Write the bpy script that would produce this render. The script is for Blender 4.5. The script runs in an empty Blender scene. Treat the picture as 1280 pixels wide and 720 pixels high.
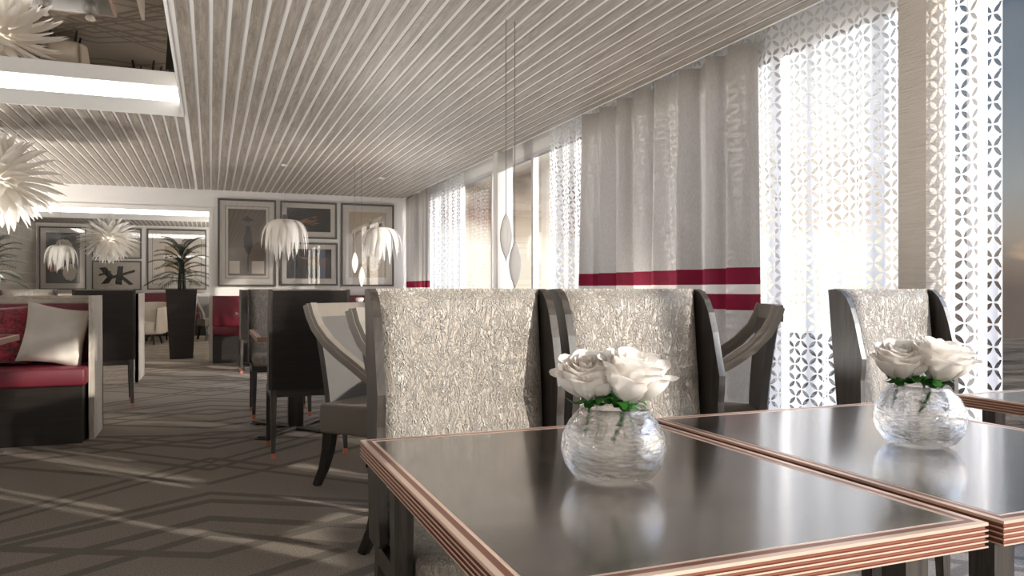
import bpy, bmesh, math, random
from mathutils import Vector, Matrix
PI = math.pi
random.seed(7)
SC = bpy.context.scene
C = SC.collection

# ---------------------------------------------------------------- camera
cam_d = bpy.data.cameras.new('camera'); cam = bpy.data.objects.new('camera', cam_d); C.objects.link(cam)
cam_d.sensor_width = 36; cam_d.lens = 27.0; cam_d.clip_start = .03; cam_d.clip_end = 1000
cam_d.shift_y = 2 / 1280
cam.location = (0, 0, 1.08)
cam.rotation_euler = (PI / 2, 0, -math.atan(377 / 960))
SC.camera = cam

# ---------------------------------------------------------------- view + world + sun
SC.view_settings.view_transform = 'Standard'; SC.view_settings.look = 'None'
SC.view_settings.gamma = 1; SC.view_settings.use_curve_mapping = False
SC.view_settings.exposure = 0.75
SC.cycles.max_bounces = 12; SC.cycles.transparent_max_bounces = 24
SC.cycles.transmission_bounces = 10; SC.cycles.glossy_bounces = 5; SC.cycles.diffuse_bounces = 5
SC.cycles.caustics_reflective = False; SC.cycles.caustics_refractive = False
SC.cycles.sample_clamp_indirect = 6


def srgb(r, g, b, a=1):
    f = lambda v: (v / 255 / 12.92) if v / 255 <= .04045 else ((v / 255 + .055) / 1.055) ** 2.4
    return (f(r), f(g), f(b), a)


class NT:
    """small helper around a node tree"""
    def __init__(s, tree): s.t = tree; s.n = tree.nodes; s.l = tree.links
    def new(s, typ, **kw):
        n = s.n.new(typ)
        for k, v in kw.items(): setattr(n, k, v)
        return n
    def put(s, n, key, v):
        if v is None: return
        if isinstance(v, bpy.types.NodeSocket): s.l.new(v, n.inputs[key])
        else: n.inputs[key].default_value = v
    def m(s, op, a=None, b=None, c=None, clamp=False):
        n = s.new('ShaderNodeMath', operation=op, use_clamp=clamp)
        for i, v in enumerate((a, b, c)): s.put(n, i, v)
        return n.outputs[0]
    def mix(s, f, a, b, mode='MIX'):
        n = s.new('ShaderNodeMix', data_type='RGBA', blend_type=mode)
        s.put(n, 0, f); s.put(n, 6, a); s.put(n, 7, b)
        return n.outputs[2]
    def ramp(s, f, stops, interp='LINEAR'):
        n = s.new('ShaderNodeValToRGB'); cr = n.color_ramp; cr.interpolation = interp
        while len(cr.elements) < len(stops): cr.elements.new(.5)
        for e, (p, c) in zip(cr.elements, stops): e.position = p; e.color = c
        s.put(n, 0, f); return n.outputs[0]
    def smooth(s, v, lo, hi):
        n = s.new('ShaderNodeMapRange', interpolation_type='SMOOTHSTEP')
        s.put(n, 0, v); s.put(n, 1, lo); s.put(n, 2, hi)
        return n.outputs[0]
    def noise(s, vec, scale=5, detail=3, rough=.5, out='Fac', dist=0):
        n = s.new('ShaderNodeTexNoise'); s.put(n, 'Vector', vec)
        n.inputs['Scale'].default_value = scale; n.inputs['Detail'].default_value = detail
        n.inputs['Roughness'].default_value = rough; n.inputs['Distortion'].default_value = dist
        return n.outputs[out]
    def coord(s, kind='Object', scale=(1, 1, 1), loc=(0, 0, 0), rot=(0, 0, 0)):
        t = s.new('ShaderNodeTexCoord'); mp = s.new('ShaderNodeMapping')
        mp.inputs['Scale'].default_value = scale; mp.inputs['Location'].default_value = loc
        mp.inputs['Rotation'].default_value = rot
        s.l.new(t.outputs[kind], mp.inputs[0]); return mp.outputs[0]
    def xyz(s, v):
        n = s.new('ShaderNodeSeparateXYZ'); s.l.new(v, n.inputs[0]); return n.outputs
    def bump(s, h, strength=.3, dist=.01, normal=None):
        n = s.new('ShaderNodeBump'); n.inputs['Strength'].default_value = strength
        n.inputs['Distance'].default_value = dist; s.put(n, 'Height', h); s.put(n, 'Normal', normal)
        return n.outputs[0]


# world: dusk sky over the sea, bright cream cloud bank ahead, slate blue to the right, bright open sky behind
w = bpy.data.worlds.new('sky'); SC.world = w; w.use_nodes = True
N = NT(w.node_tree); N.n.clear()
tc = N.new('ShaderNodeTexCoord').outputs['Generated']
sx, sy, sz = N.xyz(tc)
az = N.m('ARCTAN2', sx, sy)
elev = N.m('ADD', sz, 0.0)
mpn = N.new('ShaderNodeMapping'); mpn.inputs['Scale'].default_value = (1, 1, 2.6); N.l.new(tc, mpn.inputs[0])
cl = N.noise(mpn.outputs[0], 5.5, 3, .45, dist=.2)
cl2 = N.noise(mpn.outputs[0], 9, 3, .45, dist=.2)
# right-hand sky
right = N.ramp(N.m('MULTIPLY', elev, 2.2, clamp=True), [(0.0, srgb(94, 82, 74)), (.05, srgb(118, 104, 92)), (.13, srgb(150, 140, 128)),
                                      (.25, srgb(146, 150, 150)), (.5, srgb(106, 120, 132)), (.8, srgb(84, 98, 118)), (1, srgb(84, 100, 126))])
band = N.m('MULTIPLY', N.smooth(N.m('ABSOLUTE', N.m('SUBTRACT', elev, .065)), .07, .0), N.smooth(cl2, .5, .66))
right = N.mix(band, right, srgb(205, 170, 140))
# ahead sky: cream low, brown cloud bank, pale top
ahead = N.ramp(N.m('MULTIPLY', elev, 2.5, clamp=True), [(0.0, srgb(246, 236, 214)), (.12, srgb(250, 240, 220)), (.3, srgb(236, 222, 200)),
                                      (.6, srgb(205, 205, 200)), (1, srgb(165, 178, 188))])
cb = N.m('MULTIPLY', N.smooth(N.m('ABSOLUTE', N.m('SUBTRACT', N.m('ADD', elev, N.m('MULTIPLY', N.m('SUBTRACT', cl, .5), .09)), .115)), .065, .03), N.m('ADD', .45, N.m('MULTIPLY', N.smooth(cl2, .35, .62), .55)))
cb = N.m('MULTIPLY', cb, N.m('SUBTRACT', 1, N.m('MULTIPLY', N.smooth(az, math.radians(26), math.radians(36)), .6)))
ahead = N.mix(cb, ahead, N.mix(N.smooth(elev, .05, .14), srgb(170, 130, 98), srgb(104, 90, 78)))
t_az = N.smooth(az, math.radians(44), math.radians(53))
col = N.mix(t_az, ahead, right)
# past the frame's right side the sky is open and bright
t_b = N.m('MAXIMUM', N.smooth(az, math.radians(60), math.radians(85)), N.smooth(az, math.radians(-20), math.radians(-50)))
col = N.mix(t_b, col, N.ramp(N.m('MULTIPLY', elev, 1.2, clamp=True), [(0, srgb(255, 240, 220)), (.3, srgb(225, 232, 245)), (1, srgb(150, 180, 230))]))
bg = N.new('ShaderNodeBackground'); N.put(bg, 0, col)
stg = N.m('ADD', N.m('SUBTRACT', .85, N.m('MULTIPLY', t_az, .28)), N.m('MULTIPLY', t_b, 4.2)); N.put(bg, 1, stg)
wo = N.new('ShaderNodeOutputWorld'); N.l.new(bg.outputs[0], wo.inputs[0])

sun_d = bpy.data.lights.new('sun', 'SUN'); sun = bpy.data.objects.new('sun', sun_d); C.objects.link(sun)
sun_d.energy = 4.2; sun_d.angle = math.radians(1.2); sun_d.color = (1, .94, .85)
sun.rotation_euler = Vector((-.66, .70, -.29)).to_track_quat('-Z', 'Y').to_euler()


def lamp(name, typ, loc, power, col=(1, .95, .88), size=.1, rot=(0, 0, 0), sizey=None, spread=None, spot=None):
    d = bpy.data.lights.new(name, typ); o = bpy.data.objects.new(name, d); C.objects.link(o)
    d.energy = power; d.color = col; o.location = loc; o.rotation_euler = rot
    if typ == 'AREA':
        d.size = size
        if sizey: d.shape = 'RECTANGLE'; d.size_y = sizey
        if spread: d.spread = spread
    else:
        d.shadow_soft_size = size
    if spot: d.spot_size = spot; d.spot_blend = .8
    return o


# ---------------------------------------------------------------- materials
MATS = {}


def mat(name):
    m = bpy.data.materials.new(name); m.use_nodes = True
    n = NT(m.node_tree); n.n.clear()
    b = n.new('ShaderNodeBsdfPrincipled'); o = n.new('ShaderNodeOutputMaterial')
    n.l.new(b.outputs[0], o.inputs[0]); MATS[name] = m
    return m, n, b, o


def simple(name, c, rough=.5, metal=0, spec=.5, var=.06, vscale=12, bump=0, bscale=60, coat=0, trans=0):
    m, n, b, o = mat(name)
    v = n.coord()
    nz = n.noise(v, vscale, 3)
    dark = tuple(x * (1 - var * 2) for x in c[:3]) + (1,); light = tuple(min(1, x * (1 + var)) for x in c[:3]) + (1,)
    n.put(b, 'Base Color', n.mix(nz, dark, light))
    b.inputs['Roughness'].default_value = rough; b.inputs['Metallic'].default_value = metal
    b.inputs['Specular IOR Level'].default_value = spec; b.inputs['Coat Weight'].default_value = coat
    if bump: n.put(b, 'Normal', n.bump(n.noise(v, bscale, 3), bump, .01))
    if trans:
        t = n.new('ShaderNodeBsdfTranslucent'); t.inputs[0].default_value = c
        mx = n.new('ShaderNodeMixShader'); mx.inputs[0].default_value = trans
        n.l.new(b.outputs[0], mx.inputs[1]); n.l.new(t.outputs[0], mx.inputs[2]); n.l.new(mx.outputs[0], o.inputs[0])
    return m


def wood(name, c1, c2, axis='Y', rough=.45, scale=1, spec=.5, coat=0, bump=.08, cr=.1):
    m, n, b, o = mat(name)
    a = {'X': (1.2, 26, 26), 'Y': (26, 1.2, 26), 'Z': (26, 26, 1.2)}[axis]
    a = tuple(x * scale for x in a)
    g = n.noise(n.coord(scale=a), 1.6, 6, .6, dist=.5)
    a2 = {'X': (.9, 7, 7), 'Y': (7, .9, 7), 'Z': (7, 7, .9)}[axis]
    g2 = n.noise(n.coord(scale=tuple(x * scale for x in a2)), 1.5, 2, .5, dist=1.2)
    ring = n.m('FRACT', n.m('MULTIPLY', g2, 9))
    ring = n.smooth(n.m('ABSOLUTE', n.m('SUBTRACT', ring, .5)), 0, .35)
    f = n.m('ADD', n.m('MULTIPLY', n.smooth(g, .35, .65), .65), n.m('MULTIPLY', ring, .35))
    n.put(b, 'Base Color', n.mix(f, c1, c2))
    b.inputs['Roughness'].default_value = rough; b.inputs['Specular IOR Level'].default_value = spec
    b.inputs['Coat Weight'].default_value = coat; b.inputs['Coat Roughness'].default_value = cr
    if bump: n.put(b, 'Normal', n.bump(g, bump, .004))
    return m


M_white = simple('white_paint', srgb(222, 219, 214), .6, var=.015)
M_wall = simple('wall_paint', srgb(214, 211, 207), .7, var=.02)
M_slat = wood('slat_oak', srgb(120, 110, 100), srgb(160, 150, 139), 'Y', .5)
M_dark = wood('dark_oak', srgb(34, 30, 27), srgb(62, 56, 51), 'X', .35)
M_darkz = wood('dark_oak_upright', srgb(40, 36, 33), srgb(72, 66, 61), 'Z', .38)
M_black = wood('black_oak', srgb(20, 16, 14), srgb(38, 31, 27), 'X', .4)
M_top = wood('table_veneer', srgb(38, 32, 28), srgb(74, 65, 58), 'X', .22, spec=.9, coat=1.0, bump=.015, cr=.13)
M_pale = wood('pale_oak', srgb(172, 162, 148), srgb(212, 203, 190), 'Z', .5)
M_palex = wood('pale_oak_long', srgb(160, 148, 134), srgb(206, 196, 182), 'X', .5)
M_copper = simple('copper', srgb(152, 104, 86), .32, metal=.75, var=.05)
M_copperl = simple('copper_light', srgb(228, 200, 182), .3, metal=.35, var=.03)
M_tip = simple('copper_tip', srgb(205, 118, 88), .4, metal=.3)
M_red = simple('burgundy_leather', srgb(96, 20, 36), .5, var=.08, bump=.1, bscale=180)
M_linen = simple('white_linen', srgb(222, 214, 202), .85, var=.04, bump=.25, bscale=25)
M_frame = simple('grey_frame', srgb(84, 80, 76), .4, var=.05)
M_mount = simple('mount_board', srgb(208, 201, 192), .8, var=.02)
M_alu = simple('window_aluminium', srgb(206, 204, 203), .4, metal=.2, var=.02)
M_taupe = simple('taupe_fabric', srgb(124, 116, 107), .85, var=.04, bump=.15, bscale=300)
M_greyw = simple('grey_washed_frame', srgb(126, 118, 109), .55, var=.05)
M_greyb = simple('grey_back_fabric', srgb(92, 89, 86), .85, var=.04)
M_ivory = simple('ivory_leather', srgb(212, 202, 188), .55, var=.03)
M_petal = simple('rose_petal', srgb(249, 245, 240), .55, var=.01, trans=.35)
M_green = simple('leaf_green', srgb(42, 110, 28), .45, var=.25, trans=.2)
M_palm = simple('palm_leaf', srgb(26, 36, 22), .5, var=.3)
M_shade = simple('shade_white', srgb(240, 236, 230), .45, var=.01, trans=.25)
M_globe = simple('lamp_globe', srgb(250, 244, 236), .5, var=.01, trans=.8)
M_steel = simple('brushed_steel', srgb(130, 128, 126), .3, metal=.8)
M_soil = simple('soil', srgb(40, 32, 26), .9, var=.3)
M_wire = simple('grey_wire', srgb(120, 116, 112), .5)

# wrinkled pale upholstery
m, n, b, o = mat('crinkled_upholstery'); M_uph = m
v = n.coord(scale=(1, 1, .42))
w1 = n.noise(v, 16, 4, .6, out='Color')
vv = n.new('ShaderNodeVectorMath', operation='MULTIPLY_ADD'); n.l.new(w1, vv.inputs[0]); vv.inputs[1].default_value = (.09, .09, .09); n.l.new(v, vv.inputs[2])
h1 = n.noise(vv.outputs[0], 34, 3, .6, dist=.7)
h2 = n.noise(vv.outputs[0], 95, 3, .6, dist=.4)
r1 = n.m('SUBTRACT', 1, n.smooth(n.m('ABSOLUTE', n.m('SUBTRACT', h1, .5)), 0, .055))
r2 = n.m('SUBTRACT', 1, n.smooth(n.m('ABSOLUTE', n.m('SUBTRACT', h2, .5)), 0, .08))
hh = n.m('ADD', r1, n.m('MULTIPLY', r2, .45))
n.put(b, 'Base Color', n.mix(n.m('MULTIPLY', hh, .6, clamp=True), srgb(178, 168, 155), srgb(232, 225, 215)))
b.inputs['Roughness'].default_value = .38; b.inputs['Specular IOR Level'].default_value = .6; b.inputs['Sheen Weight'].default_value = .2
n.put(b, 'Normal', n.bump(hh, 1.0, .008))

# velvet
m, n, b, o = mat('burgundy_velvet'); M_velvet = m
v = n.coord(); nz = n.noise(v, 38, 5, .7, dist=.6)
n.put(b, 'Base Color', n.mix(n.smooth(nz, .38, .62), srgb(70, 8, 20), srgb(176, 48, 64)))
b.inputs['Roughness'].default_value = .7; b.inputs['Sheen Weight'].default_value = .6
n.put(b, 'Normal', n.bump(nz, .5, .01))

# carpet
m, n, b, o = mat('carpet'); M_carpet = m
v = n.coord(); X, Y, Z = n.xyz(v)
fx = n.m('PINGPONG', X, 1.9)
mask = None
# (offset, slope, half width)
for c0, s_, hw in [(5.10, -1.0, .022), (5.28, -1.0, .03), (4.95, 1.0, .03), (5.16, 1.0, .022), (4.22, -.55, .03), (4.38, -.62, .026),
                   (3.90, -.60, .034), (3.66, -.72, .03), (6.0, -.35, .03), (6.12, .30, .024), (6.25, -.3, .022), (5.62, .75, .03), (5.78, .75, .02),
                   (4.60, .75, .026), (3.35, .5, .03), (2.95, .55, .03), (6.45, .55, .03)]:
    t = n.m('SUBTRACT', Y, n.m('ADD', n.m('MULTIPLY', fx, s_), c0 - 1.9))
    t = n.m('ABSOLUTE', n.m('SUBTRACT', n.m('FLOORED_MODULO', t, 3.8), 1.9))
    k = n.smooth(t, hw * 1.35 + .01, hw)
    mask = k if mask is None else n.m('MAXIMUM', mask, k)
wv = n.noise(n.coord(scale=(1, .7, 1)), 190, 2, .6)
blot = n.noise(v, 1.1, 3, .6)
base = n.mix(blot, srgb(142, 132, 121), srgb(158, 148, 137))
base = n.mix(n.smooth(wv, .38, .62), n.mix(.4, base, srgb(92, 84, 76)), n.mix(.3, base, srgb(190, 180, 168)))
n.put(b, 'Base Color', n.mix(n.m('MULTIPLY', mask, .52), base, srgb(72, 66, 60)))
b.inputs['Roughness'].default_value = .95; b.inputs['Specular IOR Level'].default_value = .15
n.put(b, 'Normal', n.bump(wv, .6, .012))

# ribbed plaster of the pillar
m, n, b, o = mat('ribbed_plaster'); M_rib = m
rb = n.noise(n.coord(scale=(6, 6, 120)), 1.4, 4, .6)
n.put(b, 'Base Color', n.mix(rb, srgb(196, 186, 174), srgb(226, 219, 210)))
b.inputs['Roughness'].default_value = .8; n.put(b, 'Normal', n.bump(rb, .7, .012))

# mirror
m, n, b, o = mat('mirror'); M_mirror = m
b.inputs['Base Color'].default_value = (.82, .80, .78, 1); b.inputs['Metallic'].default_value = 1; b.inputs['Roughness'].default_value = .015

# glow strip
m, n, b, o = mat('cove_glow'); M_glow = m
e = n.new('ShaderNodeEmission'); e.inputs[0].default_value = (1, .96, .9, 1); e.inputs[1].default_value = 6.0
n.l.new(e.outputs[0], o.inputs[0])


def pane_mat(name, k, rough=.0, tint=(1, 1, 1, 1)):
    m, n, b, o = mat(name)
    t = n.new('ShaderNodeBsdfTransparent'); t.inputs[0].default_value = tint
    g = n.new('ShaderNodeBsdfGlossy'); g.inputs[1].default_value = rough
    fr = n.new('ShaderNodeFresnel'); fr.inputs[0].default_value = 1.5
    mx = n.new('ShaderNodeMixShader'); n.put(mx, 0, n.m('ADD', n.m('MULTIPLY', fr.outputs[0], .3), k, clamp=True))
    n.l.new(t.outputs[0], mx.inputs[1]); n.l.new(g.outputs[0], mx.inputs[2]); n.l.new(mx.outputs[0], o.inputs[0])
    return m


M_pane = pane_mat('window_glass', .0)
M_picglass = pane_mat('picture_glass', .05)
m, n, b, o = mat('vase_glass'); M_glass = m
b.inputs['Transmission Weight'].default_value = 1; b.inputs['Roughness'].default_value = 0; b.inputs['IOR'].default_value = 1.48
b.inputs['Base Color'].default_value = (.98, .985, .98, 1)
n.put(b, 'Normal', n.bump(n.noise(n.coord(scale=(1, 1, 2.2)), 22, 2, .5), .9, .008))
t = n.new('ShaderNodeBsdfTransparent'); mx = n.new('ShaderNodeMixShader'); mx.inputs[0].default_value = .42
n.l.new(b.outputs[0], mx.inputs[1]); n.l.new(t.outputs[0], mx.inputs[2]); n.l.new(mx.outputs[0], o.inputs[0])

# sheer with leaf shaped cut-outs
m, n, b, o = mat('cutout_sheer'); M_sheer = m
uv = n.new('ShaderNodeTexCoord').outputs['UV']
U, V, _ = n.xyz(uv)
CELL = .066
pu = n.m('FRACT', n.m('DIVIDE', n.m('ADD', U, V), CELL * 1.4142)); pv = n.m('FRACT', n.m('DIVIDE', n.m('SUBTRACT', V, U), CELL * 1.4142))
pu = n.m('SUBTRACT', .5, n.m('ABSOLUTE', n.m('SUBTRACT', pu, .5))); pv = n.m('SUBTRACT', .5, n.m('ABSOLUTE', n.m('SUBTRACT', pv, .5)))
Mx = n.m('MAXIMUM', pu, pv); Mn = n.m('MINIMUM', pu, pv)
q = n.m('SUBTRACT', 1, Mx)
d2 = n.m('SQRT', n.m('ADD', n.m('MULTIPLY', q, q), n.m('MULTIPLY', Mn, Mn)))
hole = n.m('LESS_THAN', d2, .655)
solid_d = n.new('ShaderNodeBsdfDiffuse'); solid_d.inputs[0].default_value = srgb(244, 243, 242)
solid_t = n.new('ShaderNodeBsdfTranslucent'); solid_t.inputs[0].default_value = srgb(240, 242, 246)
mx = n.new('ShaderNodeMixShader'); mx.inputs[0].default_value = .5
n.l.new(solid_d.outputs[0], mx.inputs[1]); n.l.new(solid_t.outputs[0], mx.inputs[2])
tr = n.new('ShaderNodeBsdfTransparent'); mx2 = n.new('ShaderNodeMixShader')
n.l.new(hole, mx2.inputs[0]); n.l.new(mx.outputs[0], mx2.inputs[1]); n.l.new(tr.outputs[0], mx2.inputs[2]); n.l.new(mx2.outputs[0], o.inputs[0])

# grey drape with burgundy bands
m, n, b, o = mat('grey_drape'); M_drape = m
v = n.coord(); X, Y, Z = n.xyz(v)
wv = n.noise(n.coord(scale=(1, 1, .25)), 160, 3, .6)
base = n.mix(wv, srgb(146, 140, 133), srgb(186, 180, 172))


def bandmask(lo, hi):
    return n.m('MULTIPLY', n.m('GREATER_THAN', Z, lo), n.m('LESS_THAN', Z, hi))


base = n.mix(bandmask(1.05, 1.115), base, srgb(204, 197, 187))
colr = n.mix(n.m('MAXIMUM', bandmask(1.112, 1.215), bandmask(.955, 1.053)), base, srgb(110, 22, 42))
n.put(b, 'Base Color', colr); b.inputs['Roughness'].default_value = .9; n.put(b, 'Normal', n.bump(wv, .3, .004))
t = n.new('ShaderNodeBsdfTranslucent'); n.l.new(colr, t.inputs[0])
mx = n.new('ShaderNodeMixShader'); mx.inputs[0].default_value = .5
n.l.new(b.outputs[0], mx.inputs[1]); n.l.new(t.outputs[0], mx.inputs[2]); n.l.new(mx.outputs[0], o.inputs[0])

# tiles of the far side wall
m, n, b, o = mat('pale_tiles'); M_tile = m
br = n.new('ShaderNodeTexBrick'); n.l.new(n.coord(rot=(0, PI / 2, 0)), br.inputs[0])
br.inputs['Scale'].default_value = 1; br.inputs['Brick Width'].default_value = .24; br.inputs['Row Height'].default_value = .16; br.inputs['Mortar Size'].default_value = .006
br.offset = 0
br.inputs['Color1'].default_value = srgb(172, 164, 152); br.inputs['Color2'].default_value = srgb(186, 178, 166); br.inputs['Mortar'].default_value = srgb(222, 216, 206)
n.put(b, 'Base Color', br.outputs[0]); b.inputs['Roughness'].default_value = .35

# sea
m, n, b, o = mat('sea_water'); M_sea = m
nz = n.smooth(n.noise(n.coord(scale=(.035, .14, 1), rot=(0, 0, .65)), 1.0, 6, .75), .36, .64)
n.put(b, 'Base Color', n.mix(nz, srgb(12, 10, 8), srgb(68, 57, 46)))
b.inputs['Roughness'].default_value = .7; b.inputs['Specular IOR Level'].default_value = 0; b.inputs['IOR'].default_value = 1.01
n.put(b, 'Normal', n.bump(nz, .9, .8))


# ---------------------------------------------------------------- mesh helpers
class MB:
    def __init__(s): s.v = []; s.f = []; s.mi = []; s.sm = []; s.uv = None
    def add(s, verts, faces, mi=0, smooth=False):
        o = len(s.v); s.v += [tuple(v) for v in verts]
        for f in faces: s.f.append(tuple(i + o for i in f)); s.mi.append(mi); s.sm.append(smooth)
        return s
    def box(s, x0, x1, y0, y1, z0, z1, mi=0, bev=0, seg=2, M=None):
        bm = bmesh.new(); bmesh.ops.create_cube(bm, size=1)
        for v in bm.verts: v.co = Vector(((x0 + x1) / 2 + v.co.x * (x1 - x0), (y0 + y1) / 2 + v.co.y * (y1 - y0), (z0 + z1) / 2 + v.co.z * (z1 - z0)))
        if bev: bmesh.ops.bevel(bm, geom=bm.edges[:], offset=bev, segments=seg, affect='EDGES', profile=.5)
        if M: bmesh.ops.transform(bm, matrix=M, verts=bm.verts)
        bm.verts.index_update()
        s.add([v.co.copy() for v in bm.verts], [[v.index for v in f.verts] for f in bm.faces], mi, bool(bev)); bm.free(); return s
    def prism(s, pts, axis, a, b, mi=0, smooth=False):
        """polygon pts (p, q) extruded along axis from a to b"""
        def P(p, q, t): return {'X': (t, p, q), 'Y': (p, t, q), 'Z': (p, q, t)}[axis]
        k = len(pts)
        s.add([P(p, q, a) for p, q in pts] + [P(p, q, b) for p, q in pts],
              [tuple(range(k))[::-1], tuple(range(k, 2 * k))], mi, False)
        s.add([P(p, q, a) for p, q in pts] + [P(p, q, b) for p, q in pts],
              [(i, (i + 1) % k, (i + 1) % k + k, i + k) for i in range(k)], mi, smooth)
        return s
    def lathe(s, prof, seg=32, mi=0, loc=(0, 0, 0), closed=False):
        vs = []; fs = []
        for r, z in prof:
            for j in range(seg):
                a = 2 * PI * j / seg; vs.append((loc[0] + r * math.cos(a), loc[1] + r * math.sin(a), loc[2] + z))
        k = len(prof)
        for i in range(k - 1 if not closed else k):
            i2 = (i + 1) % k
            for j in range(seg): fs.append((i * seg + j, i * seg + (j + 1) % seg, i2 * seg + (j + 1) % seg, i2 * seg + j))
        return s.add(vs, fs, mi, True)
    def tube(s, path, rad, seg=8, mi=0, sy=1.0):
        path = [Vector(p) for p in path]; k = len(path)
        rad = [rad] * k if not hasattr(rad, '__len__') else rad
        vs = []; fs = []
        up = Vector((0, 0, 1))
        for i, p in enumerate(path):
            t = (path[min(i + 1, k - 1)] - path[max(i - 1, 0)]).normalized()
            a = t.cross(up); a = a.normalized() if a.length > 1e-3 else Vector((1, 0, 0)); bb = a.cross(t).normalized()
            for j in range(seg):
                an = 2 * PI * (j + .5) / seg
                vs.append(p + a * math.cos(an) * rad[i] + bb * math.sin(an) * rad[i] * sy)
        for i in range(k - 1):
            for j in range(seg): fs.append((i * seg + j, i * seg + (j + 1) % seg, (i + 1) * seg + (j + 1) % seg, (i + 1) * seg + j))
        fs.append(tuple(range(seg))[::-1]); fs.append(tuple((k - 1) * seg + j for j in range(seg)))
        return s.add(vs, fs, mi, seg > 5)
    def bar(s, path, w, h, side=(1, 0, 0), mi=0):
        """rectangular section swept along a path; w along side"""
        path = [Vector(p) for p in path]; sd = Vector(side).normalized(); k = len(path); vs = []; fs = []
        for i, p in enumerate(path):
            t = (path[min(i + 1, k - 1)] - path[max(i - 1, 0)]).normalized(); nn = sd.cross(t).normalized()
            wi = w[i] if hasattr(w, '__len__') else w; hi = h[i] if hasattr(h, '__len__') else h
            for a, b2 in ((-1, -1), (1, -1), (1, 1), (-1, 1)): vs.append(p + sd * a * wi / 2 + nn * b2 * hi / 2)
        for i in range(k - 1):
            for j in range(4): fs.append((i * 4 + j, i * 4 + (j + 1) % 4, (i + 1) * 4 + (j + 1) % 4, (i + 1) * 4 + j))
        fs.append((3, 2, 1, 0)); fs.append(tuple((k - 1) * 4 + j for j in range(4)))
        return s.add(vs, fs, mi, False)
    def grid(s, fn, nu, nv, mi=0, smooth=True):
        vs = [fn(i / nu, j / nv) for j in range(nv + 1) for i in range(nu + 1)]
        return s.add(vs, [(j * (nu + 1) + i, j * (nu + 1) + i + 1, (j + 1) * (nu + 1) + i + 1, (j + 1) * (nu + 1) + i) for j in range(nv) for i in range(nu)], mi, smooth)
    def build(s, name, mats, parent=None, fix=True):
        me = bpy.data.meshes.new(name); me.from_pydata(s.v, [], s.f)
        for mm in (mats if isinstance(mats, (list, tuple)) else [mats]): me.materials.append(mm)
        me.polygons.foreach_set('material_index', s.mi); me.polygons.foreach_set('use_smooth', s.sm)
        if fix:
            bm = bmesh.new(); bm.from_mesh(me); bmesh.ops.recalc_face_normals(bm, faces=bm.faces); bm.to_mesh(me); bm.free()
        me.update()
        o = bpy.data.objects.new(name, me); C.objects.link(o)
        if parent: o.parent = parent
        return o


def tag(o, label, cat, group=None, kind=None):
    o['label'] = label; o['category'] = cat
    if group: o['group'] = group
    if kind: o['kind'] = kind
    return o


def thing(name, label, cat, loc=(0, 0, 0), rz=0, group=None):
    o = bpy.data.objects.new(name, None); C.objects.link(o); o.empty_display_size = .1
    o.location = loc; o.rotation_euler = (0, 0, rz)
    return tag(o, label, cat, group)


def struct(o): o['kind'] = 'structure'; return o


def kids(o): return [c for c in bpy.data.objects if c.parent == o]


def dup(src, loc, rz, label, group=None, scale=None):
    r = src.copy(); C.objects.link(r); r.location = loc; r.rotation_euler = (0, 0, rz); r['label'] = label
    if group: r['group'] = group
    if scale: r.scale = (scale,) * 3
    for ch in kids(src):
        c = ch.copy(); C.objects.link(c); c.parent = r
        for g in kids(ch):
            d = g.copy(); C.objects.link(d); d.parent = c
    return r


# ================================================================ ROOM SHELL
XL, XR = -6.0, 2.98          # left wall, edge of the slatted ceiling
YB, YW, YF = -4.5, 12.5, 20.0  # rear wall, picture wall, far wall
ZC = 2.59
GX = 3.30                    # window glass plane
RX0, RX1, RY0, RY1 = -5.2, -.226, -3.2, 7.27   # mirrored recess
FX0, FX1, FY0, FY1 = -3.5, .7, 13.3, 18.4      # far room recess

struct(MB().box(XL - .1, GX + .1, YB - .1, YF + .1, -.12, 0).build('floor', M_carpet))

PITCH = .0965; WG = .027
mb = MB()


def boards(x0, x1, y0, y1, off=.0):
    k0 = math.ceil((x0 - off) / PITCH)
    k = k0
    while off + k * PITCH < x1 - .02:
        a = max(x0, off + k * PITCH + WG / 2); b_ = min(x1, off + (k + 1) * PITCH - WG / 2)
        if b_ - a > .01: mb.box(a, b_, y0, y1, ZC, ZC + .02, 0)
        k += 1


# boards
boards(RX1 + .012, XR, YB, YW)
boards(XL, RX1 + .0, RY1 + .012, YW)
boards(XL, RX1 + .0, YB, RY0 - .012)
boards(XL, RX0 - .01, RY0, RY1)
boards(XL, GX, YW + .16, FY0 - .01)
boards(XL, GX, FY1 + .012, YF)
boards(FX1 + .01, GX, FY0, FY1)
boards(XL, FX0 - .01, FY0, FY1)
zb0, zb1 = ZC + .008, ZC + .05
for r in [(RX1, XR, YB, YW), (XL, RX0, YB, YW), (RX0, RX1, RY1, YW), (RX0, RX1, YB, RY0),
          (FX1, GX, YW, YF), (XL, FX0, YW, YF), (FX0, FX1, YW, FY0), (FX0, FX1, FY1, YF)]:
    mb.box(r[0], r[1], r[2], r[3], zb0, zb1, 1)
struct(mb.build('ceiling', [M_slat, M_white]))


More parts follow.
